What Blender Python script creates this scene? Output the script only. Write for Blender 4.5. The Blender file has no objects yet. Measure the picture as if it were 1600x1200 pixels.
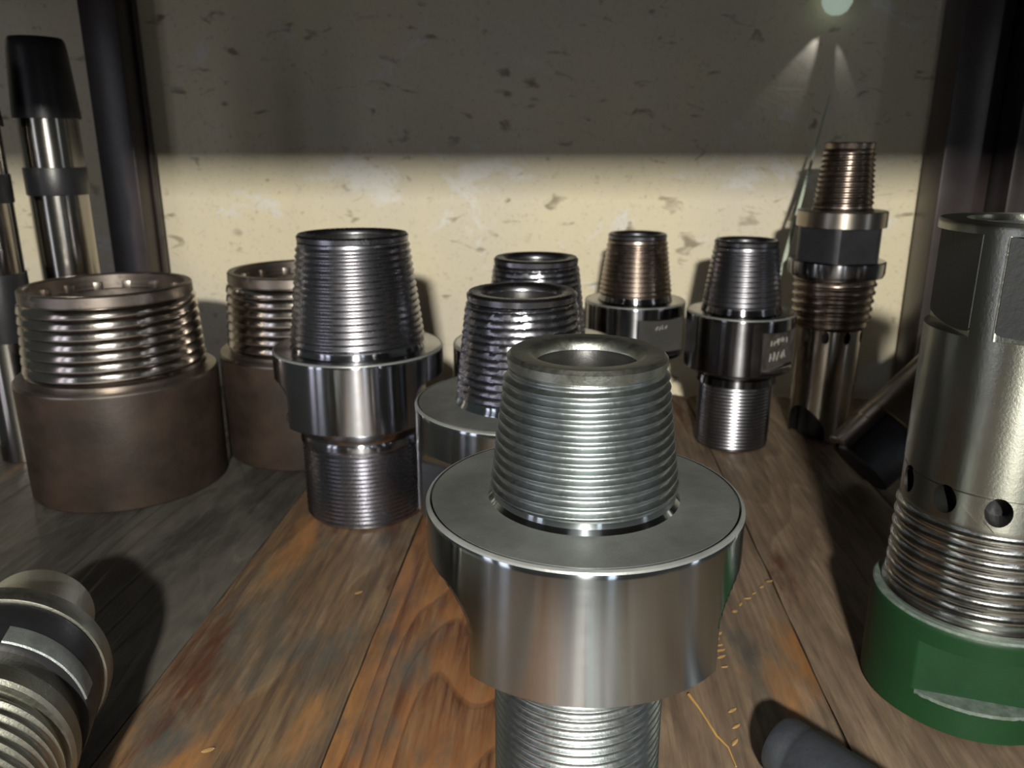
import bpy, bmesh, math, random
from mathutils import Vector, Matrix, noise
from math import sin, cos, pi, radians, sqrt
random.seed(7)
S = bpy.context.scene
COL = S.collection

# ------------------------------------------------------------------ camera
cam_d = bpy.data.cameras.new('camera'); cam = bpy.data.objects.new('camera', cam_d); COL.objects.link(cam)
cam.location = (0, 0, .30); cam.rotation_euler = (radians(90 - 16.5), 0, 0)
cam_d.sensor_width = 36; cam_d.lens = 28.125; cam_d.clip_start = .01
cam_d.dof.use_dof = True; cam_d.dof.focus_distance = .34; cam_d.dof.aperture_fstop = 16
S.camera = cam
# ------------------------------------------------------------------ world, lights, exposure
S.view_settings.view_transform = 'Standard'; S.view_settings.look = 'None'
S.view_settings.gamma = 1; S.view_settings.use_curve_mapping = False
S.view_settings.exposure = 0.0
W = bpy.data.worlds.new('world'); S.world = W; W.use_nodes = True
W.node_tree.nodes['Background'].inputs[0].default_value = (.046, .051, .048, 1)
W.node_tree.nodes['Background'].inputs[1].default_value = 1.0

def area(name, loc, target, w, h, power, color):
    d = bpy.data.lights.new(name, 'AREA'); d.shape = 'RECTANGLE'; d.size = w; d.size_y = h
    d.energy = power; d.color = color
    o = bpy.data.objects.new(name, d); COL.objects.link(o); o.location = loc
    o.rotation_euler = (Vector(target) - Vector(loc)).to_track_quat('-Z', 'Y').to_euler()
    return o
area('key_lamp', (-.01, -.60, .561), (0, 1.05, .15), .050, .036, 22.5, (1, .96, .86))
area('left_window_pane', (-1.15, -.50, .15), (0, .5, .10), .16, 1.0, 1.2, (.86, .88, 1))
area('left_window_pane', (-1.25, -.22, .15), (0, .5, .10), .14, 1.0, .9, (.90, .86, 1))
area('doorway_daylight', (.30, -.80, .20), (0, .6, .10), .09, .9, .60, (.78, .88, 1))
area('right_window_pane', (1.35, -.15, .20), (0, .6, .10), .12, .9, .6, (.88, .92, 1))
area('workshop_ceiling_lamp', (0, -.75, 1.5), (0, .3, 0), .9, .3, 4.6, (.94, 1, .95))
def spot(name, loc, target, power, deg, color):
    d = bpy.data.lights.new(name, 'SPOT'); d.energy = power; d.spot_size = radians(deg); d.spot_blend = .6; d.shadow_soft_size = .002; d.color = color
    o = bpy.data.objects.new(name, d); COL.objects.link(o); o.location = loc
    o.rotation_euler = (Vector(target) - Vector(loc)).to_track_quat('-Z', 'Y').to_euler(); return o
_c, _s = cos(radians(4)), sin(radians(4))
def _w(x, y, z): return (x * _c + y * _s, -x * _s + y * _c, z)
spot('wall_wedge_spot', _w(.299, 1.042, .440), _w(.238, 1.0545, .32), .085, 34, (.95, .95, 1))  # two spots added to draw the pale wedges of light on the wall
spot('wall_wedge_spot', _w(.307, 1.042, .440), _w(.336, 1.0545, .34), .05, 20, (.95, .95, 1))

# ------------------------------------------------------------------ node helpers
def new_mat(name):
    m = bpy.data.materials.new(name); m.use_nodes = True
    nt = m.node_tree; return m, nt, nt.nodes['Principled BSDF']
def N(nt, t, **kw):
    n = nt.nodes.new(t)
    for k, v in kw.items():
        if k.startswith('i_'):
            n.inputs[int(k[2:])].default_value = v
        else: setattr(n, k, v)
    return n
def ramp(nt, stops, src=None):
    r = nt.nodes.new('ShaderNodeValToRGB'); e = r.color_ramp.elements
    while len(e) < len(stops): e.new(.5)
    for k, (p, c) in enumerate(stops):
        e[k].position = p; e[k].color = (c[0], c[1], c[2], 1) if hasattr(c, '__len__') else (c, c, c, 1)
    if src is not None: nt.links.new(src, r.inputs[0])
    return r
def mix(nt, a, b, fac, mode='MIX'):
    m = nt.nodes.new('ShaderNodeMix'); m.data_type = 'RGBA'; m.blend_type = mode
    for v, i in ((fac, 0), (a, 6), (b, 7)):
        if hasattr(v, 'is_linked') or hasattr(v, 'links'): nt.links.new(v, m.inputs[i])
        elif hasattr(v, '__len__'): m.inputs[i].default_value = (v[0], v[1], v[2], 1)
        else: m.inputs[i].default_value = v
    return m.outputs[2]
def noise_n(nt, scale, detail=4, rough=.55, vec=None, stretch=None, rot=None, dist=0):
    tc = nt.nodes.new('ShaderNodeTexCoord'); mp = nt.nodes.new('ShaderNodeMapping')
    nt.links.new(tc.outputs['Object'], mp.inputs[0])
    if stretch: mp.inputs['Scale'].default_value = stretch
    if rot: mp.inputs['Rotation'].default_value = rot
    n = nt.nodes.new('ShaderNodeTexNoise'); n.inputs['Scale'].default_value = scale
    n.inputs['Detail'].default_value = detail; n.inputs['Roughness'].default_value = rough
    n.inputs['Distortion'].default_value = dist
    nt.links.new(mp.outputs[0], n.inputs[0]); return n

def metal(name, col, rough, aniso=0.0, col2=None, grime=.0, grime_col=(.05, .04, .03), fine=400, bump=.0, spec_var=.08, metallic=1.0, streak=True):
    """turned metal: roughness varies along the tool path, grime sits in patches"""
    m, nt, b = new_mat(name)
    b.inputs['Metallic'].default_value = metallic
    big = noise_n(nt, 26, 5, .6)
    base = mix(nt, col, col2 or tuple(c * .82 for c in col), ramp(nt, [(.35, 0), (.68, 1)], big.outputs[0]).outputs[0])
    if grime > 0:
        g = noise_n(nt, 60, 6, .7); gr = ramp(nt, [(.62 - grime * .3, 0), (.8 - grime * .2, 1)], g.outputs[0])
        base = mix(nt, base, grime_col, gr.outputs[0])
        mm = nt.nodes.new('ShaderNodeMath'); mm.operation = 'MULTIPLY_ADD'
        nt.links.new(gr.outputs[0], mm.inputs[0]); mm.inputs[1].default_value = -.6 * metallic; mm.inputs[2].default_value = metallic
        nt.links.new(mm.outputs[0], b.inputs['Metallic'])
    nt.links.new(base, b.inputs['Base Color'])
    st = noise_n(nt, fine, 2, .5, stretch=(.02, .02, 1) if streak else (1, 1, 1))
    rr = nt.nodes.new('ShaderNodeMapRange'); nt.links.new(st.outputs[0], rr.inputs[0])
    spec_var = .02 if aniso else spec_var
    rr.inputs[3].default_value = max(.04, rough - spec_var); rr.inputs[4].default_value = rough + spec_var
    nt.links.new(rr.outputs[0], b.inputs['Roughness'])
    if aniso:
        b.inputs['Anisotropic'].default_value = aniso
        t = nt.nodes.new('ShaderNodeTangent'); t.direction_type = 'RADIAL'; t.axis = 'Z'
        nt.links.new(t.outputs[0], b.inputs['Tangent']); b.inputs['Anisotropic Rotation'].default_value = .25
    if bump:
        bp = nt.nodes.new('ShaderNodeBump'); bp.inputs['Strength'].default_value = bump; bp.inputs['Distance'].default_value = .0006
        f = noise_n(nt, 900 if not streak else 700, 3, .6)
        nt.links.new(f.outputs[0], bp.inputs['Height']); nt.links.new(bp.outputs[0], b.inputs['Normal'])
    return m

M = {}
M['turned'] = metal('turned_steel', (.49, .54, .57), .16, .97, (.47, .52, .55), grime=.0)
M['satin'] = metal('satin_thread_steel', (.37, .405, .41), .36, 0, (.31, .345, .35), bump=.12, streak=False)
M['rim_satin'] = metal('olive_satin_rim', (.50, .52, .47), .36, 0, (.42, .44, .40), bump=.15, streak=False)
M['face'] = metal('dusty_steel_face', (.165, .172, .165), .50, 0, (.10, .105, .10), grime=.3, grime_col=(.075, .075, .07), bump=.2, streak=False, metallic=.45)
M['gun'] = metal('gunmetal_thread', (.34, .34, .38), .27, 0, (.28, .28, .32), streak=False, spec_var=.02)
M['gun_body'] = metal('gunmetal_body', (.44, .45, .48), .18, .95, (.40, .41, .44))
M['dark_gun'] = metal('dark_thread', (.29, .29, .32), .30, 0, (.20, .20, .23), streak=False, spec_var=.02)
M['dark_body'] = metal('dark_turned_body', (.30, .30, .32), .20, .93, (.16, .16, .17))
M['oily'] = metal('brown_oiled_steel', (.34, .28, .24), .27, 0, (.24, .19, .16), grime=.1)
M['brown_body'] = metal('brown_steel_collar', (.36, .33, .29), .32, .6, (.28, .24, .2))
M['ring_thread'] = metal('bright_ring_thread', (.56, .52, .48), .17, 0, (.40, .36, .33), spec_var=.05, streak=False)
M['rim'] = metal('worn_rim', (.32, .28, .25), .38, 0, (.20, .17, .15), grime=.2)
M['grey_oily'] = metal('olive_grey_steel', (.40, .41, .36), .33, .75, (.31, .32, .28), bump=.15)
M['grey_thread'] = metal('polished_coarse_thread', (.58, .59, .57), .20, 0, (.42, .43, .41), bump=.1, streak=False)
M['lying'] = metal('dull_olive_steel', (.36, .36, .31), .42, 0, (.26, .26, .22), bump=.2, streak=False)
M['stub'] = metal('scratched_bright_stub', (.72, .72, .64), .42, 0, (.52, .52, .46), bump=.3, streak=False)
M['chrome'] = metal('chromed_barrel', (.36, .34, .31), .18, .5, (.30, .28, .26))
M['lower_body'] = metal('brown_tinted_steel', (.50, .46, .40), .24, .8, (.38, .33, .28))

def paint(name, c1, c2, rough, scale=30, bump=.1, coat=0, metallic=0):
    m, nt, b = new_mat(name)
    n = noise_n(nt, scale, 6, .65)
    nt.links.new(mix(nt, c1, c2, ramp(nt, [(.35, 0), (.7, 1)], n.outputs[0]).outputs[0]), b.inputs['Base Color'])
    b.inputs['Roughness'].default_value = rough; b.inputs['Metallic'].default_value = metallic
    b.inputs['Coat Weight'].default_value = coat
    f = noise_n(nt, scale * 12, 3, .6); bp = N(nt, 'ShaderNodeBump'); bp.inputs['Strength'].default_value = bump; bp.inputs['Distance'].default_value = .001
    nt.links.new(f.outputs[0], bp.inputs['Height']); nt.links.new(bp.outputs[0], b.inputs['Normal'])
    return m
M['bore'] = paint('grimy_shaded_bore', (.012, .012, .012), (.02, .02, .018), .4, metallic=.3)  # dark grime, blackened further to put shade inside bores and holes
M['black'] = paint('black_oxide', (.012, .012, .014), (.022, .022, .026), .38, coat=0)
M['hex'] = paint('black_flats', (.03, .03, .034), (.05, .05, .055), .34, metallic=.6)
M['rubber'] = paint('black_rubber', (.024, .027, .034), (.042, .048, .056), .42, bump=.25)
M['recess'] = paint('blackened_flat', (.008, .009, .010), (.015, .017, .018), .6, bump=.2, metallic=.3)
M['green'] = paint('green_enamel', (.0085, .042, .014), (.0065, .031, .011), .5, bump=.08); M['green'].node_tree.nodes['Principled BSDF'].inputs['Specular IOR Level'].default_value = .3
M['scrape'] = paint('scraped_paint_edge', (.20, .24, .22), (.09, .13, .10), .45, scale=200, bump=.4, metallic=.3)
M['ring_body'] = paint('brown_ring_blank', (.040, .027, .020), (.016, .011, .009), .5, scale=22, bump=.15, metallic=0); M['ring_body'].node_tree.nodes['Principled BSDF'].inputs['Specular IOR Level'].default_value = .22
M['post'] = paint('dark_brown_post_paint', (.045, .034, .034), (.03, .022, .022), .33, bump=.1)
M['shelf_up'] = paint('raw_dark_board', (.06, .045, .03), (.04, .03, .02), .8)
M['white_knob'] = paint('glowing_pale_knob', (.62, .72, .62), (.5, .58, .5), .6)
M['dull_patch'] = paint('scuffed_flat', (.42, .46, .46), (.24, .27, .27), .5, scale=120, bump=.4, metallic=.7)
M['white_knob'].node_tree.nodes['Principled BSDF'].inputs['Emission Color'].default_value = (.75, .95, .78, 1); M['white_knob'].node_tree.nodes['Principled BSDF'].inputs['Emission Strength'].default_value = .3  # glow added to the knob so it shows as a lit blob
M['edge'] = paint('edge_highlight', (.34, .35, .345), (.22, .23, .225), .36, metallic=.55)  # paler tone that paints the rim highlight along the flanges
M['flat_grey'] = paint('grey_milled_flat', (.11, .105, .10), (.08, .078, .075), .45, metallic=.4)
M['flat_worn'] = paint('worn_milled_flat', (.13, .115, .105), (.035, .032, .03), .5, scale=130, bump=.5, metallic=.4)
M['ochre'] = paint('ochre_stamp', (.55, .42, .16), (.40, .32, .15), .6, scale=300)
M['mark'] = paint('pale_stamp', (.45, .42, .40), (.3, .28, .26), .5, scale=300)
M['gouge'] = paint('raw_wood_gouge', (.42, .26, .10), (.30, .18, .07), .7, scale=150, bump=.3)
M['straw'] = paint('dry_straw', (.45, .28, .09), (.36, .2, .06), .6, scale=80)
M['sliver'] = metal('bright_sliver', (.8, .8, .75), .3)
M['rod'] = paint('pale_rod', (.60, .68, .56), (.5, .58, .48), .4)

def wood(name, tones, seed, wave=18, orange=.5, grey=.3):
    """flat-sawn board: elongated noise contoured into growth rings, fibre, orange bare wood, grey oil and dark red stains"""
    m, nt, b = new_mat(name)
    tc = N(nt, 'ShaderNodeTexCoord')
    def tex(scale, st, off, det=4, ro=.55, dist=0):
        mp = N(nt, 'ShaderNodeMapping'); mp.inputs['Scale'].default_value = st; mp.inputs['Location'].default_value = (off * .37, off * .71, off)
        nt.links.new(tc.outputs['Object'], mp.inputs[0])
        n = N(nt, 'ShaderNodeTexNoise'); n.inputs['Scale'].default_value = scale; n.inputs['Detail'].default_value = det
        n.inputs['Roughness'].default_value = ro; n.inputs['Distortion'].default_value = dist
        nt.links.new(mp.outputs[0], n.inputs[0]); return n.outputs[0]
    field = tex(7, (1, .17, 1), seed, 2, .45)
    mul = N(nt, 'ShaderNodeMath', operation='MULTIPLY'); nt.links.new(field, mul.inputs[0]); mul.inputs[1].default_value = wave
    fr = N(nt, 'ShaderNodeMath', operation='FRACT'); nt.links.new(mul.outputs[0], fr.inputs[0])
    ring = ramp(nt, [(0, 0), (.12, .1), (.62, .75), (.88, 1), (1, 0)], fr.outputs[0]).outputs[0]
    fibre = tex(210, (1, .05, 1), seed + 2, 6, .7)
    c = mix(nt, tones[0], tones[1], ring)
    c = mix(nt, c, tones[2], ramp(nt, [(.40, 0), (.66, 1)], fibre).outputs[0])
    def patch(scale, st, lo, hi, off): return ramp(nt, [(lo, 0), (hi, 1)], tex(scale, st, off, 7, .66, .3)).outputs[0]
    c = mix(nt, c, (.27, .13, .048), patch(15, (1, .30, 1), .64 - orange * .2, .78 - orange * .2, seed + 3))
    c = mix(nt, c, (.085, .080, .070), patch(12, (1, .38, 1), .60 - grey * .25, .70 - grey * .2, seed + 9))
    if tones[0][0] > .1: c = mix(nt, c, (.085, .034, .020), patch(18, (1, .20, 1), .55, .63, seed + 17))
    c = mix(nt, c, mix(nt, (.45, .45, .45), (1.35, 1.3, 1.25), patch(90, (1, .25, 1), .3, .7, seed + 5)), .55, 'MULTIPLY')
    nt.links.new(c, b.inputs['Base Color']); b.inputs['Roughness'].default_value = .5
    nt.links.new(ramp(nt, [(.3, .38), (.7, .62)], fibre).outputs[0], b.inputs['Roughness'])
    bp = N(nt, 'ShaderNodeBump'); bp.inputs['Strength'].default_value = .6; bp.inputs['Distance'].default_value = .0012
    nt.links.new(fibre, bp.inputs['Height'])
    bp2 = N(nt, 'ShaderNodeBump'); bp2.inputs['Strength'].default_value = .45; bp2.inputs['Distance'].default_value = .0015
    nt.links.new(ring, bp2.inputs['Height']); nt.links.new(bp.outputs[0], bp2.inputs['Normal'])
    nt.links.new(bp2.outputs[0], b.inputs['Normal'])
    return m

def wall_mat():
    m, nt, b = new_mat('peeling_cream_wall')
    a = noise_n(nt, 3.2, 4, .6); c = mix(nt, (.80, .72, .52), (.72, .66, .54), ramp(nt, [(.42, 0), (.62, 1)], a.outputs[0]).outputs[0])
    fl = noise_n(nt, 11, 6, .65, stretch=(1, 1, 1.3), dist=.4)
    c = mix(nt, c, (.82, .80, .76), ramp(nt, [(.58, 0), (.64, .8)], fl.outputs[0]).outputs[0])
    sp = noise_n(nt, 190, 5, .7)
    c = mix(nt, c, (.42, .36, .27), ramp(nt, [(.56, 0), (.74, .6)], sp.outputs[0]).outputs[0])
    ds = noise_n(nt, 48, 3, .5, stretch=(.62, 1, 1.2), dist=.6)
    c = mix(nt, c, (.24, .20, .13), ramp(nt, [(.62, 0), (.72, .8)], ds.outputs[0]).outputs[0])
    nt.links.new(c, b.inputs['Base Color']); b.inputs['Roughness'].default_value = .8
    bp = N(nt, 'ShaderNodeBump'); bp.inputs['Strength'].default_value = .5; bp.inputs['Distance'].default_value = .003
    hh = mix(nt, fl.outputs[0], ds.outputs[0], .5); nt.links.new(hh, bp.inputs['Height'])
    b2 = N(nt, 'ShaderNodeBump'); b2.inputs['Strength'].default_value = .35; b2.inputs['Distance'].default_value = .001
    nt.links.new(sp.outputs[0], b2.inputs['Height']); nt.links.new(bp.outputs[0], b2.inputs['Normal']); nt.links.new(b2.outputs[0], b.inputs['Normal'])
    return m
M['wall'] = wall_mat()

# ------------------------------------------------------------------ mesh helpers
def mesh_obj(name, verts, faces, mat, parent=None, smooth=True, angle=35, kind=None):
    me = bpy.data.meshes.new(name); me.from_pydata(verts, [], faces); me.validate(); me.update()
    if smooth:
        me.shade_smooth(); me.set_sharp_from_angle(angle=radians(angle))
    me.materials.append(mat if not isinstance(mat, str) else M[mat])
    o = bpy.data.objects.new(name, me); COL.objects.link(o)
    if parent: o.parent = parent
    if kind: o['kind'] = kind
    return o
def thing(name, label, cat, loc, rot=(0, 0, 0), group=None):
    o = bpy.data.objects.new(name, None); COL.objects.link(o); o.location = loc; o.rotation_euler = rot
    o['label'] = label; o['category'] = cat; o.empty_display_size = .02
    if group: o['group'] = group
    return o
def tag(o, label, cat, group=None):
    o['label'] = label; o['category'] = cat
    if group: o['group'] = group
    return o

def sm(t): t = max(0, min(1, t)); return t * t * (3 - 2 * t)
def flat_w(z, f, R):
    """distance of a milled flat from the axis at height z, concave cutter fillet of radius rf at top/bottom"""
    az, w, z0, z1, rt, rb = f
    if z < z0 or z > z1: return 9
    ww = w
    if rt and z > z1 - rt: d = (z - (z1 - rt)); ww = max(ww, w + rt - sqrt(max(0, rt * rt - d * d)))
    if rb and z < z0 + rb: d = ((z0 + rb) - z); ww = max(ww, w + rb - sqrt(max(0, rb * rb - d * d)))
    return ww
def lathe(name, prof, mat, parent, n=96, flats=(), closed=False, a0=0, a1=2 * pi, dz=.0015, angle=30, bevel_loc=None):
    """revolve (r, z) pairs about local z; flats = (azimuth, half width, z0, z1, fillet top, fillet bottom)"""
    P = list(prof)
    if closed: P = P + [P[0]]
    Q = [P[0]]
    for (r0, z0), (r1, z1) in zip(P, P[1:]):
        k = 1
        if flats and abs(z1 - z0) > dz: k = int(math.ceil(abs(z1 - z0) / dz))
        zs = [(r0 + (r1 - r0) * j / k, z0 + (z1 - z0) * j / k) for j in range(1, k + 1)]
        for f in flats:       # crisp ledges where a flat without fillet starts or stops
            for ze in (f[2], f[3]):
                if min(z0, z1) + 1e-5 < ze < max(z0, z1) - 1e-5:
                    t = (ze - z0) / (z1 - z0); rr = r0 + (r1 - r0) * t
                    zs += [(rr, ze - 2e-5), (rr, ze + 2e-5)]
        if abs(z1 - z0) > 1e-9: zs.sort(key=lambda q: (q[1] - z0) * (1 if z1 > z0 else -1))
        Q += zs
    if closed: Q.pop()
    full = abs(a1 - a0 - 2 * pi) < 1e-6
    m = n if full else n + 1
    V = []; Fc = []
    for (r, z) in Q:
        for i in range(m):
            a = a0 + (a1 - a0) * i / n
            x, y = r * cos(a), r * sin(a)
            for f in flats:
                w = flat_w(z, f, r); nx, ny = cos(f[0]), sin(f[0]); d = x * nx + y * ny
                if d > w:
                    # keep the point on its own tangent line so that the flat stays planar
                    x -= (d - w) * nx; y -= (d - w) * ny
            V.append((x, y, z))
    L = len(Q)
    for j in range(L if closed else L - 1):
        j2 = (j + 1) % L
        for i in range(n):
            i2 = (i + 1) % m
            a, b, c, d = j * m + i, j * m + i2, j2 * m + i2, j2 * m + i
            Fc.append((a, b, c, d))
    if not full and closed:
        Fc.append(tuple(j * m for j in range(L))); Fc.append(tuple(j * m + n for j in reversed(range(L))))
    me_v, me_f = V, Fc
    bm = bmesh.new(); vs = [bm.verts.new(v) for v in me_v]
    for f in me_f:
        try: bm.faces.new([vs[k] for k in f])
        except ValueError: pass
    bmesh.ops.remove_doubles(bm, verts=bm.verts, dist=2e-6); bmesh.ops.recalc_face_normals(bm, faces=bm.faces)
    me = bpy.data.meshes.new(name); bm.to_mesh(me); bm.free()
    me.shade_smooth(); me.set_sharp_from_angle(angle=radians(angle)); me.materials.append(M[mat] if isinstance(mat, str) else mat)
    o = bpy.data.objects.new(name, me); COL.objects.link(o)
    if parent: o.parent = parent
    return o

PROF = {'v': [(0, 0), (.08, 0), (.46, 1), (.60, 1), (.96, 0)],              # sharp V thread: crest, flank, root
        'round': [(k / 12, (.5 - .5 * cos(2 * pi * k / 12)) ** .6) for k in range(12)],
        'sq': [(0, 0), (.30, 0), (.42, .9), (.52, 1), (.78, 1), (.90, .9)],
        'bulge': [(0, .0), (.06, .0), (.14, .55), (.28, .86), (.5, 1), (.72, .86), (.86, .55), (.94, .0)],
        'saw': [(0, 0), (.22, .06), (.62, .30), (.80, 1), (.9, 1)]}
def thread(name, r0, z0, r1, z1, pitch, depth, mat, parent, n=96, style='v', left=False, wob=0, angle=40, fade=.6):
    """helical thread: crest radius r0 at z0 to r1 at z1"""
    pr = PROF[style]; K = len(pr); turns = int((z1 - z0) / pitch) + 3
    rows = []
    for t in range(-1, turns):
        for (u, dd) in pr: rows.append(((t + u) * pitch, dd))
    V = []; Fc = []; J = len(rows); rnd = random.Random(len(name) + int(z1 * 1e4))
    for j, (zz, dd) in enumerate(rows):
        for i in range(n):
            ph = (i / n) * pitch
            z = z0 + zz + ph
            zc = min(max(z, z0), z1); t = (zc - z0) / (z1 - z0)
            e = min(zc - z0, z1 - zc) / (pitch * fade); am = max(0, min(1, e))
            crest = r0 + (r1 - r0) * t
            r = crest - depth + (depth * (1 - dd)) * am
            if wob: r += wob * (noise.noise(Vector((i * .9, j * .7, zc * 40))))
            a = 2 * pi * i / n * (-1 if left else 1)
            V.append((r * cos(a), r * sin(a), zc))
    for j in range(J - 1):
        for i in range(n):
            if i < n - 1: Fc.append((j * n + i, j * n + i + 1, (j + 1) * n + i + 1, (j + 1) * n + i))
            elif j + 1 + K < J: Fc.append((j * n + i, (j + K) * n, (j + K + 1) * n, (j + 1) * n + i))
    bm = bmesh.new(); vs = [bm.verts.new(v) for v in V]
    for f in Fc:
        try: bm.faces.new([vs[k] for k in f])
        except ValueError: pass
    bmesh.ops.remove_doubles(bm, verts=bm.verts, dist=4e-6)
    loose = [v for v in bm.verts if not v.link_faces]
    bmesh.ops.delete(bm, geom=loose, context='VERTS'); bmesh.ops.recalc_face_normals(bm, faces=bm.faces)
    me = bpy.data.meshes.new(name); bm.to_mesh(me); bm.free()
    me.shade_smooth()
    if style != 'round': me.set_sharp_from_angle(angle=radians(angle))
    me.materials.append(M[mat]); o = bpy.data.objects.new(name, me); COL.objects.link(o); o.parent = parent
    return o
def box(name, size, loc, mat, parent=None, rot=(0, 0, 0), bev=.0):
    bm = bmesh.new(); bmesh.ops.create_cube(bm, size=1)
    for v in bm.verts: v.co = Vector((v.co.x * size[0], v.co.y * size[1], v.co.z * size[2]))
    if bev: bmesh.ops.bevel(bm, geom=bm.edges[:], offset=bev, segments=2, affect='EDGES', profile=.5)
    me = bpy.data.meshes.new(name); bm.to_mesh(me); bm.free(); me.materials.append(M[mat] if isinstance(mat, str) else mat)
    if bev: me.shade_smooth(); me.set_sharp_from_angle(angle=radians(40))
    o = bpy.data.objects.new(name, me); COL.objects.link(o); o.location = loc; o.rotation_euler = rot
    if parent: o.parent = parent
    return o
def tube(name, pts, r, mat, parent=None, n=8):
    V = []; Fc = []; P = [Vector(p) for p in pts]
    for k, p in enumerate(P):
        d = (P[min(k + 1, len(P) - 1)] - P[max(k - 1, 0)]).normalized()
        u = d.cross(Vector((0.3, .2, 1))).normalized(); v = d.cross(u); rr = r[k] if hasattr(r, '__len__') else r
        for i in range(n):
            a = 2 * pi * i / n; V.append(tuple(p + u * (rr * cos(a)) + v * (rr * sin(a))))
    for k in range(len(P) - 1):
        for i in range(n): Fc.append((k * n + i, k * n + (i + 1) % n, (k + 1) * n + (i + 1) % n, (k + 1) * n + i))
    Fc += [tuple(range(n))[::-1], tuple((len(P) - 1) * n + i for i in range(n))]
    return mesh_obj(name, V, Fc, mat, parent)
def drill(o, holes):
    """cut round holes (centre, direction, radius x, radius z, depth) into a part"""
    cuts = []
    for c, d, rx, rz, dep in holes:
        bm = bmesh.new(); bmesh.ops.create_cone(bm, cap_ends=True, segments=24, radius1=1, radius2=1, depth=dep)
        me = bpy.data.meshes.new('cut'); me.materials.append(M['bore'])
        q = Vector(d).to_track_quat('Z', 'Y').to_matrix().to_4x4()
        for v in bm.verts: v.co = Vector((v.co.x * rx, v.co.y * rz, v.co.z))
        bm.transform(Matrix.Translation(Vector(c)) @ q); bm.to_mesh(me); bm.free()
        k = bpy.data.objects.new('cut', me); COL.objects.link(k); k.matrix_world = Matrix.Identity(4)
        cuts.append(k)
    par = o.parent; o.parent = None; o.matrix_world = Matrix.Identity(4)
    for k in cuts:
        md = o.modifiers.new('hole', 'BOOLEAN'); md.object = k; md.operation = 'DIFFERENCE'; md.solver = 'EXACT'; md.material_mode = 'TRANSFER'
    dg = bpy.context.evaluated_depsgraph_get(); dg.update()
    me = bpy.data.meshes.new_from_object(o.evaluated_get(dg)); old = o.data
    o.modifiers.clear(); o.data = me; me.name = old.name
    me.shade_smooth(); me.set_sharp_from_angle(angle=radians(30))
    o.parent = par
    for k in cuts: bpy.data.objects.remove(k)
    return o
def az(deg): return radians(deg)

# ------------------------------------------------------------------ the setting
YAW = -radians(4.0)                      # shelf bay runs 4 degrees to the right of the camera axis
R = Matrix.Rotation(YAW, 4, 'Z')
def sh(x, y, z=0): return tuple((R @ Vector((x, y, z))))
def struct(o, label=None):
    o['kind'] = 'structure'
    if label: o['label'] = label
    return o
wall = box('wall_back', (4.2, .12, 2.6), sh(0, 1.05 + .06, .5), 'wall', None, (0, 0, YAW)); struct(wall, 'cream painted wall with peeling specks behind the shelf')
flo = box('floor', (4.2, 3.4, .05), sh(0, -.5, -.80), 'shelf_up', None, (0, 0, YAW)); struct(flo, 'dark workshop floor under the shelf')

# lower shelf: planks side by side, running front to back
deck = thing('plank_shelf', 'shelf deck of stained wooden planks carrying all the steel pieces', 'shelf', sh(0, .5, 0), (0, 0, YAW))
tones = {'grey': ((.046, .043, .040), (.062, .058, .054), (.032, .030, .028)),  # grey wood, darkened further to carry the shadow over the left planks
         'brown': ((.165, .105, .058), (.205, .142, .085), (.075, .048, .032)),
         'orange': ((.255, .108, .040), (.085, .028, .014), (.22, .12, .055)),
         'tan': ((.23, .170, .118), (.165, .118, .082), (.11, .078, .055))}
planks = [(-.62, -.50, 'grey', .1, .6), (-.499, -.368, 'grey', 0, .7), (-.367, -.2385, 'grey', .05, .6), (-.2378, -.1215, 'brown', .55, .30),
          (-.1203, .018, 'orange', .62, .30), (.0192, .152, 'tan', .35, .32), (.1535, .288, 'tan', .12, .12), (.2895, .43, 'brown', .1, .35), (.4315, .57, 'grey', .1, .4), (.5715, .70, 'grey', .1, .4)]
plank_objs = []
for k, (x0, x1, tn, og, gy) in enumerate(planks):
    w = x1 - x0; nx, ny = 10, 60; V = []; Fc = []
    for j in range(ny + 1):
        for i in range(nx + 1):
            u = i / nx; y = -.48 + .96 * j / ny; e = min(u, 1 - u) * w
            x = x0 + w * u
            if i in (0, nx): x += .0009 * noise.noise(Vector((k * 3.1, y * 30, i)))
            z = -.0014 * max(0, 1 - e / .006) ** 2 + .0006 * noise.noise(Vector((x * 25, y * 7, k))) - .0006
            if i in (0, nx): z -= .0015
            V.append((x, y, min(z, 0)))
    nb = len(V)
    for j in range(ny + 1):
        for i in (0, nx): V.append((V[j * (nx + 1) + i][0], V[j * (nx + 1) + i][1], -.032))
    for j in range(ny):
        for i in range(nx): a = j * (nx + 1) + i; Fc.append((a, a + 1, a + nx + 2, a + nx + 1))
        a = j * (nx + 1); b = nb + 2 * j
        Fc += [(a, a + nx + 1, b + 2, b), (a + nx, b + 1, b + 3, a + nx + nx + 1), (b, b + 2, b + 3, b + 1)]
    Fc.append(tuple([i for i in range(nx + 1)][::-1] + [nb, nb + 1])); t = ny * (nx + 1)
    Fc.append(tuple([t + i for i in range(nx + 1)] + [nb + 2 * ny + 1, nb + 2 * ny]))
    p = mesh_obj('plank', V, Fc, wood('plank_wood_%s' % tn, tones[tn], k * 1.7 + .3, wave=(20 if tn != 'orange' else 26), orange=og, grey=gy), deck, angle=50)
    plank_objs.append(p)
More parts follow.
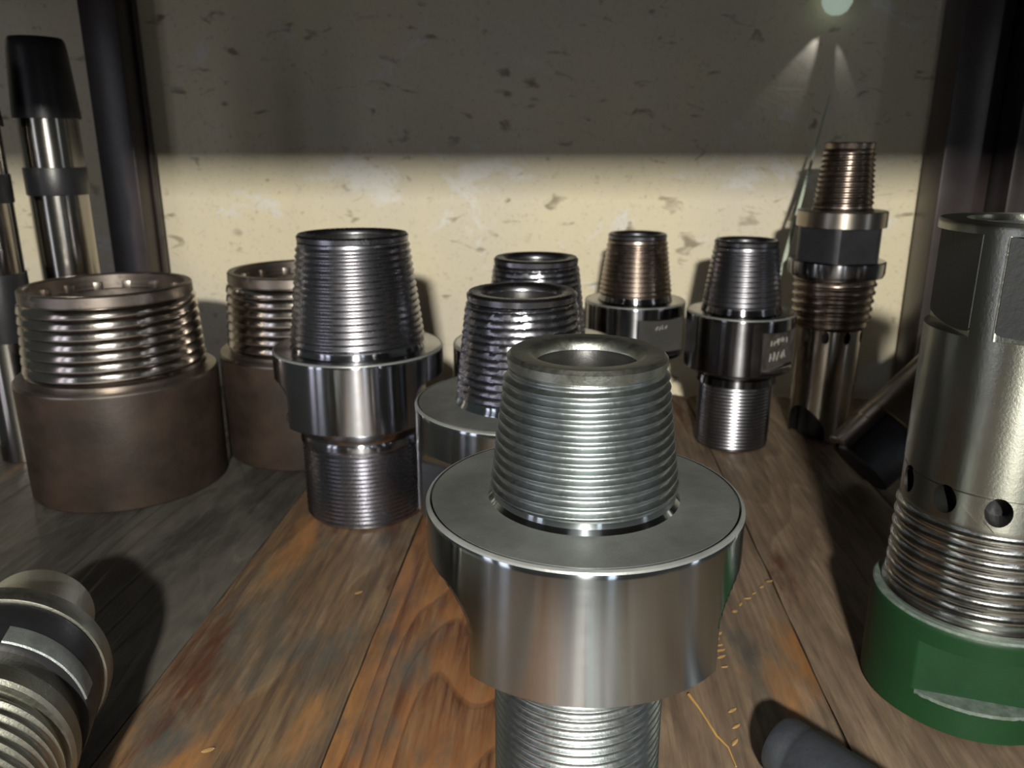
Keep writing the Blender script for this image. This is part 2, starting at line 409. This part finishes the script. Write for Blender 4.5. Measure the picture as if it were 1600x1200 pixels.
# gouges where bare wood shows: an arc left by a threaded end, and a few nicks
def gouge(px, py, L, a, w=.0012):
    V = []; 
    for s in range(7):
        t = s / 6 * 2 - 1; ww = w * sqrt(max(.02, 1 - t * t))
        for q in (-1, 0, 1): V.append((t * L * cos(a) - q * ww * sin(a), t * L * sin(a) + q * ww * cos(a), .0004 if q == 0 else .00005))
    Fc = [(s * 3 + q, s * 3 + q + 1, s * 3 + q + 4, s * 3 + q + 3) for s in range(6) for q in range(2)]
    V = [(x + px, y + py - .5, z) for x, y, z in V]
    return V, Fc
GV = []; GF = []
arc = [(1202,908),(1190,917),(1178,927),(1168,935),(1157,944),(1148,955),(1122,990),(1121,998),(1124,1008),(1125,1016),(1127,1026),(1132,1042),(1144,1110),(1150,1135),(1148,1160)]
TH = radians(16.5)
def floor_pt(px, py):
    t = (py - 600) / 1250; Y = .3 * (cos(TH) - t * sin(TH)) / (sin(TH) + t * cos(TH)); D = Y * cos(TH) + .3 * sin(TH)
    v = R.inverted() @ Vector(((px - 800) * D / 1250, Y, 0)); return v.x, v.y
gouge_pts = []
for q in arc + [(560, 926), (325, 1172)]:
    x, y = floor_pt(*q); gouge_pts.append((x, y))
for (x, y) in gouge_pts:
    V, Fc = gouge(x, y, random.uniform(.0020, .0038), random.uniform(.2, 1.3), random.uniform(.0009, .0017)); b = len(GV); GV += V; GF += [tuple(b + i for i in f) for f in Fc]
mesh_obj('gouge', GV, GF, 'gouge', deck, kind='stuff')

# uprights
def post(name, x0, x1, y0, y1, label):
    t = thing(name, label, 'post', sh((x0 + x1) / 2, (y0 + y1) / 2, -.78), (0, 0, YAW))
    return t
t = post('shelf_upright', -.585, -.537, .994, 1.040, 'dark brown square steel upright at the back left of the shelf')
box('tube_post', (.048, .046, 2.2), (0, 0, 1.1), 'post', t, bev=.003)
box('weld_strip', (.004, .012, 2.2), (.0262, .014, 1.1), 'post', t, bev=.001)
t = post('shelf_upright', .436, .550, .985, 1.040, 'dark brown channel steel upright at the back right of the shelf')
box('channel_flange', (.042, .055, 2.2), (-.045, 0, 1.1), 'post', t, bev=.002)
box('channel_web', (.036, .006, 2.2), (-.006, .0245, 1.1), 'post', t, bev=.001)
box('channel_flange', (.024, .055, 2.2), (.024, 0, 1.1), 'post', t, bev=.002)
# upper shelf whose edge shades the top of the wall
up = thing('upper_shelf', 'upper board shelf above the frame shading the top of the wall', 'shelf', sh(0, .5, .47), (0, 0, YAW))
box('board', (1.5, .94, .02), (0, .01, .017), 'shelf_up', up)
box('light_leak_board', (.95, .072, .02), (-.053, .512, .017), 'shelf_up', up)  # unseen strips added behind the board to block light leaking onto the wall
box('light_leak_board', (.17, .072, .02), (-.675, .512, .017), 'shelf_up', up)
box('light_leak_board', (.15, .072, .02), (.665, .512, .017), 'shelf_up', up)
box('front_beam', (1.5, .006, .05), (0, -.463, .002), 'post', up)

# ------------------------------------------------------------------ adapters
def bore_nose(parent, rt, rin, zt, h, mat, rim='face', deep=.06, lip=.0015, rc=None):
    """top of a pin: outer chamfer, flat rim, rounded inner lip and a stepped bore"""
    rc = rc or rt
    lathe('bore', [(rin, zt - .0044), (rin - .0008, zt - .006), (rin - .001, zt - .012), (rin - .0045, zt - .014), (rin - .005, zt - deep), (0, zt - deep)], 'bore', parent, n=64)
    return lathe('nose_rim', [(rc - .0012, zt - h), (rc, zt - h + .0008), (rt + .0003, zt - .0016), (rt - .0013, zt), (rin + .004, zt), (rin + .0022, zt - .0006), (rin + .0006, zt - .0022), (rin, zt - .0042), (rin - .0001, zt - .0046)], mat, parent)
def adapter(label, loc, top, pin, flange, flats, neck, low, mats, group=None, rot=0, pitch=.0045, depth=.0022, style='v', lowpitch=.0038, wob=0, lowdepth=.0014, n=112, rin=None):
    """top=(r,z)  pin=(r at foot,z)  flange=(r,z top,z bottom)  neck=[(r,z)..]  low=(r,z top)"""
    t = thing('pipe_thread_adapter', label, 'adapter', loc, (0, 0, rot), group)
    mp, mf, ml, mr = mats[:4]
    hn = .006
    thread('pin_thread', pin[0], pin[1] + .0035, top[0] + .0006, top[1] - hn, pitch, depth, mp, t, n=n, style=style, wob=wob)
    bore_nose(t, top[0] - .0004, rin or top[0] * .66, top[1], hn, mr)
    lathe('pin_root', [(pin[0] - depth + .0002, pin[1] + .0042), (pin[0] - depth + .0006, pin[1] + .002), (pin[0] + .0002, pin[1] + .0002), (pin[0] + .0006, pin[1] - .0015), (0.004, pin[1] - .0015)], mf, t)
    R0, zt, zb = flange
    prof = [(0.0, zt), (R0 - .002, zt), (R0 - .0006, zt - .0005), (R0, zt - .002), (R0, zb + .0015), (R0 - .0015, zb)] + neck
    lathe('flange', prof, mf, t, n=240, flats=flats, angle=28)
    lathe('flange_face', [(pin[0] - .004, zt + .0002), (R0 - .0026, zt + .0002), (R0 - .0026, zt - .0008)], mats[4] if len(mats) > 4 else mf, t, n=128, flats=[(f[0], f[1] if f[3] > zt else 9, f[2], f[3], 0, 0) for f in flats])
    lathe('flange_edge_highlight', [(R0 - .0017, zt + .0002), (R0 - .0012, zt + .0002), (R0 - .0003, zt - .0004), (R0 + .00005, zt - .0012)], 'edge', t, n=128)  # thin ring added to carry the painted rim highlight
    thread('lower_thread', low[0], .0015, low[0], low[1], lowpitch, lowdepth, ml, t, n=n, style=style, wob=wob * .6)
    lathe('lower_core', [(0, low[1] + .003), (low[0] - lowdepth, low[1] + .003), (low[0] - lowdepth + .0001, .002), (low[0] - .003, 0), (low[0] * .7, 0), (low[0] * .7, .02), (0, .02)], mf, t)
    return t
# 1 main piece
adapter('large bright steel adapter in front centre, satin threaded cone on a wide flange', (.0300, .310, 0),
        (.0323, .2220), (.0398, .1605), (.0660, .1605, .1040), [(az(1), .0485, .05, .1400, .017, 0), (az(181), .0470, .05, .1400, .017, 0)],
        [(.0480, .1038), (.0372, .1035), (.0372, .098)], (.0378, .1035), ('satin', 'turned', 'satin', 'rim_satin', 'face'), pitch=.0041, depth=.0021, style='round', lowpitch=.0042, n=144, rin=.0205, lowdepth=.0018)
# 2 tall piece
adapter('tall gunmetal adapter left of centre with long tapered thread and notched flange', (-.1262, .641, 0),
        (.0440, .2350), (.0548, .1440), (.0690, .1440, .0870), [(az(2), .0500, .0865, .1225, .012, .0), (az(182), .0500, .0865, .1225, .012, .0)],
        [(.0590, .0862), (.0575, .0835), (.0515, .0765), (.0508, .074), (.0515, .0725), (.0518, .0680), (.0500, .0655)], (.0506, .0655), ('gun', 'gun_body', 'gun', 'gun'), pitch=.0052, depth=.0014, lowpitch=.0036, rin=.0385, lowdepth=.0013)
# 3 and 4 alike
FL = lambda a: [(az(a), .0545, .06, .1180, .010, 0), (az(a + 180), .0545, .06, .1180, .010, 0)]
def second(label, loc, a, m):
    return adapter(label, loc, (.0350, .2135), (.0428, .1430), (.0695, .1420, .0700), FL(a) if a is not None else (), [(.040, .0698), (.038, .062)], (.0385, .064), m, pitch=.0047, depth=.0016, style='saw', wob=.00055, rin=.0245)
a3 = second('grey rough-threaded adapter just behind the front one, ochre mark on its flange', (.0062, .500, 0), -118, ('gun', 'turned', 'gun', 'gun', 'face'))
second('gunmetal adapter half hidden behind the rough-threaded one, only its top threads showing', (.0198, .662, 0), -40, ('dark_gun', 'gun_body', 'gun', 'dark_gun'))
# 5 and 6
def small(label, loc, a, m):
    return adapter(label, loc, (.0312, .2125), (.0393, .1440), (.0540, .1415, .0840), [(az(a), .0440, .0885, .1290, 0, .003), (az(a + 180), .0440, .0885, .1290, 0, .003)],
                   [(.0440, .0825), (.0385, .0808), (.0378, .078), (.0395, .076), (.0400, .069), (.0372, .0675)], (.0372, .0675), m, pitch=.0050, depth=.0012, lowpitch=.0036, rin=.0245, lowdepth=.0010)
a5 = small('dark adapter with brownish threads, back row, left of the similar dark one', (.1335, .860, 0), -58, ('oily', 'dark_body', 'dark_gun', 'dark_gun'))
a6 = small('dark gunmetal adapter standing back right, lower thread fully visible on the planks', (.2325, .800, 0), -46, ('dark_gun', 'dark_body', 'dark_gun', 'dark_gun'))

def marks(parent, a, dist, z, w, h, mat, cnt, seed, name='stamped_mark'):
    """small worn stamped strokes on a flat facing azimuth a"""
    rnd = random.Random(seed); V = []; Fc = []
    nx, ny = cos(a), sin(a); tx, ty = -ny, nx
    for k in range(cnt):
        u = -w / 2 + w * (k + .5) / cnt
        for s in range(2):
            u0 = u + rnd.uniform(-.3, .3) * w / cnt; u1 = u + rnd.uniform(-.4, .4) * w / cnt
            za, zb = z + rnd.uniform(-.5, 0) * h, z + rnd.uniform(0, .5) * h
            b = len(V); th = w / cnt * .13
            for (uu, zz) in ((u0 - th, za), (u0 + th, za), (u1 + th, zb), (u1 - th, zb)):
                for dd in (.0, .0004): V.append((nx * (dist + dd) + tx * uu, ny * (dist + dd) + ty * uu, zz))
            Fc += [(b + 1, b + 3, b + 5, b + 7), (b, b + 2, b + 3, b + 1), (b + 2, b + 4, b + 5, b + 3), (b + 4, b + 6, b + 7, b + 5), (b + 6, b, b + 1, b + 7)]
    return mesh_obj(name, V, Fc, mat, parent, smooth=False)
o = marks(a3, az(-118), .0545, .092, .020, .003, 'ochre', 7, 3); o['label'] = 'ochre stamped mark'
marks(a3, az(-118), .0545, .104, .018, .005, 'mark', 3, 5)
def flat_plate(parent, a, dist, R0, z0, z1, mat, label):
    hw = sqrt(R0 * R0 - dist * dist) * .985; V = []
    for dd in (.0, .0002):
        for (u, z) in ((-hw, z0), (hw, z0), (hw, z1), (-hw, z1)): V.append((cos(a) * (dist + dd) - sin(a) * u, sin(a) * (dist + dd) + cos(a) * u, z))
    o = mesh_obj('spanner_flat', V, [(0, 3, 2, 1), (4, 5, 6, 7), (0, 1, 5, 4), (1, 2, 6, 5), (2, 3, 7, 6), (3, 0, 4, 7)], mat, parent, smooth=False); o['label'] = label
flat_plate(a5, az(-58), .0440, .054, .0890, .1285, 'flat_grey', 'paler milled flat with small marks')
flat_plate(a6, az(-46), .0440, .054, .0890, .1285, 'flat_worn', 'worn scratched milled flat')
marks(a5, az(-58), .0442, .118, .018, .005, 'mark', 4, 8)
marks(a6, az(-46), .0442, .117, .034, .008, 'mark', 7, 11); marks(a6, az(-46), .0442, .102, .034, .010, 'mark', 5, 12)

# 7 reducer far right
t = thing('reducer_tool', 'tall brown-oiled reducer near the wall at right, threaded cone over a black hexagon', 'adapter', (.3340, .825, 0))
thread('pin_thread', .0290, .2420, .0243, .2985, .0051, .0017, 'oily', t, n=96)
lathe('nose_rim', [(.0225, .298), (.0236, .3035), (.0225, .3045), (.017, .3045), (.0165, .28), (0, .28)], 'oily', t)
lathe('upper_collar', [(0, .2415), (.0282, .2415), (.030, .2392), (.0425, .2390), (.0432, .2382), (.0432, .2235), (0, .2235)], 'brown_body', t)
lathe('hexagon', [(0, .2238), (.0432, .2238), (.0432, .1895), (0, .1895)], 'hex', t, n=240, flats=[(az(-114 + 30 + 60 * k), .0388, .18, .24, 0, 0) for k in range(6)])
lathe('lower_collar', [(0, .1898), (.0458, .1898), (.0470, .1886), (.0470, .1775), (.0455, .1738), (.040, .1735), (0, .1735)], 'dark_body', t)
thread('coarse_thread', .0385, .1240, .0415, .1742, .0085, .0022, 'oily', t, n=96, style='bulge')
lathe('thread_core', [(0, .175), (.0395, .175), (.0365, .1235), (.0335, .1195), (0, .1195)], 'oily', t)
b = lathe('lower_barrel', [(.0235, .1215), (.0330, .1215), (.0330, .1160), (.0322, .0640), (.0312, .0600), (.0300, .0), (.0225, .0)], 'lower_body', t, n=96, closed=True)
holes = [((.033 * cos(az(a)), .033 * sin(az(a)), .113), (cos(az(a)), sin(az(a)), 0), .0038, .0065, .012) for a in (-150, -116, -78, -40)]
holes.append(((.030 * cos(az(-150)), .030 * sin(az(-150)), .006), (cos(az(-150)), sin(az(-150)), 0), .024, .030, .034))
drill(b, holes)
lathe('inner_sleeve', [(0, .12), (.0225, .12), (.0215, .002), (0, .002)], 'black', t)

# 8 green based piece
t8 = thing('drill_sub', 'large steel sub on a green painted base at the right edge of the shelf', 'adapter', (.2600, .3980, 0))
lathe('green_base', [(0, .0), (.0505, 0), (.0525, .0015), (.0528, .0590), (.0518, .0608), (.046, .0608), (0, .0608)], 'green', t8, n=300, flats=[(az(-108), .0415, .0190, .0490, 0, 0), (az(72), .0415, .0190, .0490, 0, 0)])
o = lathe('worn_edge', [(.0522, .0592), (.0524, .0604), (.0515, .0613), (.0470, .0612), (.0470, .0600)], 'scrape', t8, n=128); o['label'] = 'bare scraped top edge of the green base'
V = []; Fc = []; hw = sqrt(.0528 ** 2 - .0415 ** 2) * .96; na = az(-108)
for k in range(41):
    u = -hw + 2 * hw * k / 40; rr = sqrt(.05285 ** 2 - u * u); jit = .0007 * noise.noise(Vector((k * .6, 1, 0)))
    for (d, z) in ((.0416, .01915), (rr, .0191), (rr + .0001, .0172 + jit)):
        V.append((cos(na) * d - sin(na) * u, sin(na) * d + cos(na) * u, z))
    if k: b0 = (k - 1) * 3; Fc += [(b0, b0 + 3, b0 + 4, b0 + 1), (b0 + 1, b0 + 4, b0 + 5, b0 + 2)]
mesh_obj('scraped_ledge', V, Fc, 'scrape', t8)
thread('coarse_thread', .0472, .0640, .0462, .1165, .0072, .0020, 'grey_thread', t8, n=128, style='bulge', fade=.3)
lathe('thread_core', [(0, .0595), (.0480, .0595), (.0480, .0625), (.0440, .0645), (.0438, .1175), (0, .1175)], 'grey_thread', t8)
b = lathe('barrel', [(.0300, .1150), (.0445, .1150), (.0450, .1165), (.0450, .1338), (.0443, .1343), (.0443, .1353), (.0452, .1358), (.0455, .2000), (.0455, .2645), (.0448, .2660), (.0330, .2660), (.0325, .2640), (.0300, .2600)],
          'grey_oily', t8, n=240, closed=True, flats=[(az(-99.5 + 90 * k), .0360, .2120, .2610, 0, 0) for k in range(4)])
drill(b, [((.045 * cos(az(a)), .045 * sin(az(a)), .1275), (cos(az(a)), sin(az(a)), 0), .0062, .0075, .036) for a in (-86, -118, -150, 175)])
lathe('hole_shade_lining', [(.0302, .263), (.0302, .118), (0, .118)], 'black', t8)  # black lining added so the drilled holes show as deep shade
for k in range(4):
    a = az(-99.5 + 90 * k); hw = sqrt(.0455 ** 2 - .0360 ** 2) * 1.0; V = []; Fc = []
    pts = [(-hw, .2608), (hw, .2608)] + [(hw * cos(az(d)), .2165 - .0040 * sin(az(d))) for d in range(0, 181, 15)]
    for dd in (0, .0006):
        for (u, z) in pts: V.append((cos(a) * (.0360 + dd) - sin(a) * u, sin(a) * (.0360 + dd) + cos(a) * u, z))
    L = len(pts); Fc = [tuple(range(L)), tuple(range(L, 2 * L))] + [(i, (i + 1) % L, L + (i + 1) % L, L + i) for i in range(L)]
    mesh_obj('spanner_flat', V, Fc, 'recess', t8, smooth=False)
for (a, z, L, tl) in ((-133, .1235, .010, 2.3), (-122, .1195, .005, 2.3)):
    x, y = .0453 * cos(az(a)), .0453 * sin(az(a)); tx, ty = -sin(az(a)), cos(az(a))
    tube('scratch', [(x - tx * L / 2, y - ty * L / 2, z + L / 2), (x, y, z), (x + tx * L / 2, y + ty * L / 2, z - L / 2)], .00018, 'sliver', t8, 5)

# 9 fallen tool behind it
d9 = Vector((.72, .15, .66)).normalized(); x9 = Vector((-.68, 0, .73)); x9 = (x9 - d9 * x9.dot(d9)).normalized(); y9 = d9.cross(x9)
t9 = thing('slanting_tool', 'brown steel tool with a black end leaning aslant behind the green-based sub', 'tool', (.314, .668, .0235))
t9.rotation_euler = Matrix((x9, y9, d9)).transposed().to_euler()
lathe('outer_sleeve', [(.0300, .0), (.0370, .0), (.0382, .001), (.0382, .030), (.0395, .031), (.0395, .044), (.0300, .044)], 'brown_body', t9, n=72, closed=True, a0=radians(-138), a1=radians(18))
lathe('body', [(0, .044), (.0375, .044), (.0390, .045), (.0390, .13), (.030, .135), (.030, .19), (0, .19)], 'brown_body', t9)
lathe('dark_core', [(0, -.001), (.0255, -.001), (.0272, .001), (.0278, .040), (.0265, .044), (0, .044)], 'rubber', t9)

# ------------------------------------------------------------------ left: two threaded rings
def ring_piece(label, loc, seed, rot=0):
    t = thing('threaded_ring', label, 'ring', loc, (0, 0, rot))
    thread('ring_thread', .0765, .1075, .0728, .1735, .0088, .0028, 'ring_thread', t, n=128, style='saw', left=False, fade=.25)
    lathe('thread_wall', [(.0742, .1040), (.0738, .1080), (.0700, .1735), (.0708, .1745), (.0705, .1825), (.0695, .1838), (.0652, .1838), (.0642, .1825), (.0640, .1700), (.0620, .1690), (.0620, .02), (.0640, .02)], 'rim', t, n=128, closed=True)
    lathe('ring_body', [(.0630, .0), (.0838, .0), (.0846, .0012), (.0852, .1020), (.0840, .1042), (.0730, .1045), (.0630, .1045)], 'ring_body', t, n=128, closed=True)
    o = lathe('shoulder', [(.0852, .1012), (.0850, .1035), (.0838, .1052), (.0735, .1054), (.0735, .1030)], 'rim', t, n=128); o['label'] = 'paler worn shoulder edge'
    for k in range(16):
        a = 2 * pi * k / 16 + seed
        l = box('inner_lug', (.0022, .008, .010), (.0632 * cos(a), .0632 * sin(a), .1715), 'rim', t, (0, 0, a), bev=.0006)
    return t
ring_piece('nearer brown threaded ring at left with bright coarse threads and toothed bore', (-.3600, .7070, 0), .2)
ring_piece('brown threaded ring partly hidden behind the tall gunmetal adapter', (-.2110, .8000, 0), .5)

# two barrels far left
def barrel(label, loc, r, zt, zc, bands, group=None):
    t = thing('barrel_tool', label, 'tool', loc)
    lathe('black_cap', [(0, zt), (r * .86, zt), (r * .93, zt - .003), (r * .97, zt - .010), (r * 1.12, zc + .004), (r * 1.12, zc), (r * .9, zc), (0, zc)], 'black', t, n=64)
    zs = [zc] + [z for bnd in bands for z in bnd] + [0]
    zprev = zc
    for (z1, z0) in bands:
        lathe('chrome_section', [(0, zprev), (r, zprev), (r, z1), (0, z1)], 'chrome', t, n=48)
        lathe('black_band', [(0, z1), (r * 1.05, z1), (r * 1.06, z1 - .001), (r * 1.06, z0 + .001), (r * 1.05, z0), (0, z0)], 'black', t, n=48)
        zprev = z0
    lathe('chrome_section', [(0, zprev), (r, zprev), (r, 0), (0, 0)], 'chrome', t, n=48)
    return t
barrel('chromed barrel tool with black cap at far left, the right one of two', (-.4480, .812, 0), .0265, .398, .326, [(.281, .255), (.12, .09)])
barrel('chromed barrel tool with black cap cut off by the left frame edge', (-.4920, .762, 0), .0240, .376, .318, [(.2760, .2500), (.185, .12)])

# 11 lying threaded piece bottom left
d11 = Vector((-.26, .966, 0)).normalized()
t11 = thing('lying_sub', 'olive-grey threaded sub lying on its side in the bottom left corner', 'adapter', (-.2520, .3440, .0476))
t11.rotation_euler = (Matrix.Rotation(math.atan2(d11.y, d11.x), 4, 'Z') @ Matrix.Rotation(pi / 2, 4, 'Y')).to_euler()
lathe('bright_stub', [(0, .056), (.0255, .056), (.0280, .053), (.0290, 0), (0, 0)], 'stub', t11, n=64)
lathe('end_flange', [(0, .002), (.0455, .002), (.0472, .0), (.0474, -.006), (.0462, -.0095), (.043, -.010), (0, -.010)], 'lying', t11, n=128)
lathe('dark_barrel', [(0, -.010), (.0446, -.010), (.0452, -.011), (.0452, -.0405), (.0446, -.042), (0, -.042)], 'hex', t11, n=160)
o = lathe('scuffed_patch', [(.04535, -.0300), (.04545, -.0302), (.04545, -.0418), (.0447, -.0424)], 'dull_patch', t11, n=40, a0=radians(200), a1=radians(262)); o['label'] = 'pale scuffed patch'
lathe('bare_patch', [(.04532, -.0240), (.04538, -.0242), (.04538, -.0418), (.0447, -.0424)], 'lying', t11, n=40, a0=radians(100), a1=radians(190))
lathe('groove', [(0, -.041), (.0405, -.041), (.0400, -.050), (.0405, -.056), (0, -.056)], 'lying', t11)
lathe('shoulder_ring', [(0, -.055), (.0432, -.055), (.0448, -.0568), (.0448, -.0660), (.0432, -.0675), (0, -.0675)], 'lying', t11, n=128)
thread('pin_thread', .0370, -.165, .0428, -.068, .0066, .0028, 'lying', t11, n=112, style='bulge')
lathe('pin_core', [(0, -.067), (.0402, -.067), (.0342, -.165), (.022, -.168), (.022, -.12), (0, -.12)], 'lying', t11)

# 10 black handle
d10 = Vector((.57, -.82, 0)).normalized()
t10 = thing('black_handle', 'short black rubber handle lying at the bottom edge right of centre', 'tool', (.1315, .3300, .0170))
t10.rotation_euler = (Matrix.Rotation(math.atan2(d10.y, d10.x), 4, 'Z') @ Matrix.Rotation(pi / 2, 4, 'Y')).to_euler()
lathe('grip', [(0, 0), (.0105, 0), (.0135, .0012), (.0150, .004), (.0152, .010), (.0146, .012), (.0150, .014), (.0160, .016), (.0168, .06), (.0165, .12), (.014, .125), (0, .125)], 'rubber', t10, n=64)
lathe('end_plug', [(0, -.0012), (.0075, -.0012), (.0085, 0), (.0085, .002), (0, .002)], 'black', t10, n=32)

# straw, thin rod and small lamp knob on the wall
x0, y0 = floor_pt(1076, 1087); pts = []
for q in ((1076, 1087), (1092, 1108), (1106, 1130), (1120, 1152), (1138, 1170), (1150, 1200)):
    v = floor_pt(*q); p = sh(v[0], v[1], .0008); pts.append(p)
tag(tube('straw', pts, [.0009, .0007, .0006, .0007, .0005, .0004], 'straw'), 'dry yellow straw lying on the plank right of the front adapter', 'straw')
rod = tube('thin_rod', [(.3780, 1.0100, .359), (.300, .880, .188), (.2880, .889, .10), (.2860, .890, .0015)], [.0009, .0026, .0030, .0030], 'rod')
tag(rod, 'thin pale wire rod leaning on the wall left of the tall reducer', 'rod')
kn = lathe('wall_knob', [(0, -.016), (.006, -.0155), (.012, -.012), (.0165, -.004), (.0175, .004), (.016, .013), (0, .0145)], 'white_knob', None, n=32)
kn.location = sh(.303, 1.031, .462); kn['kind'] = 'thing'; del kn['kind']
tag(kn, 'small pale knob lamp on the wall at the top of the picture', 'lamp')
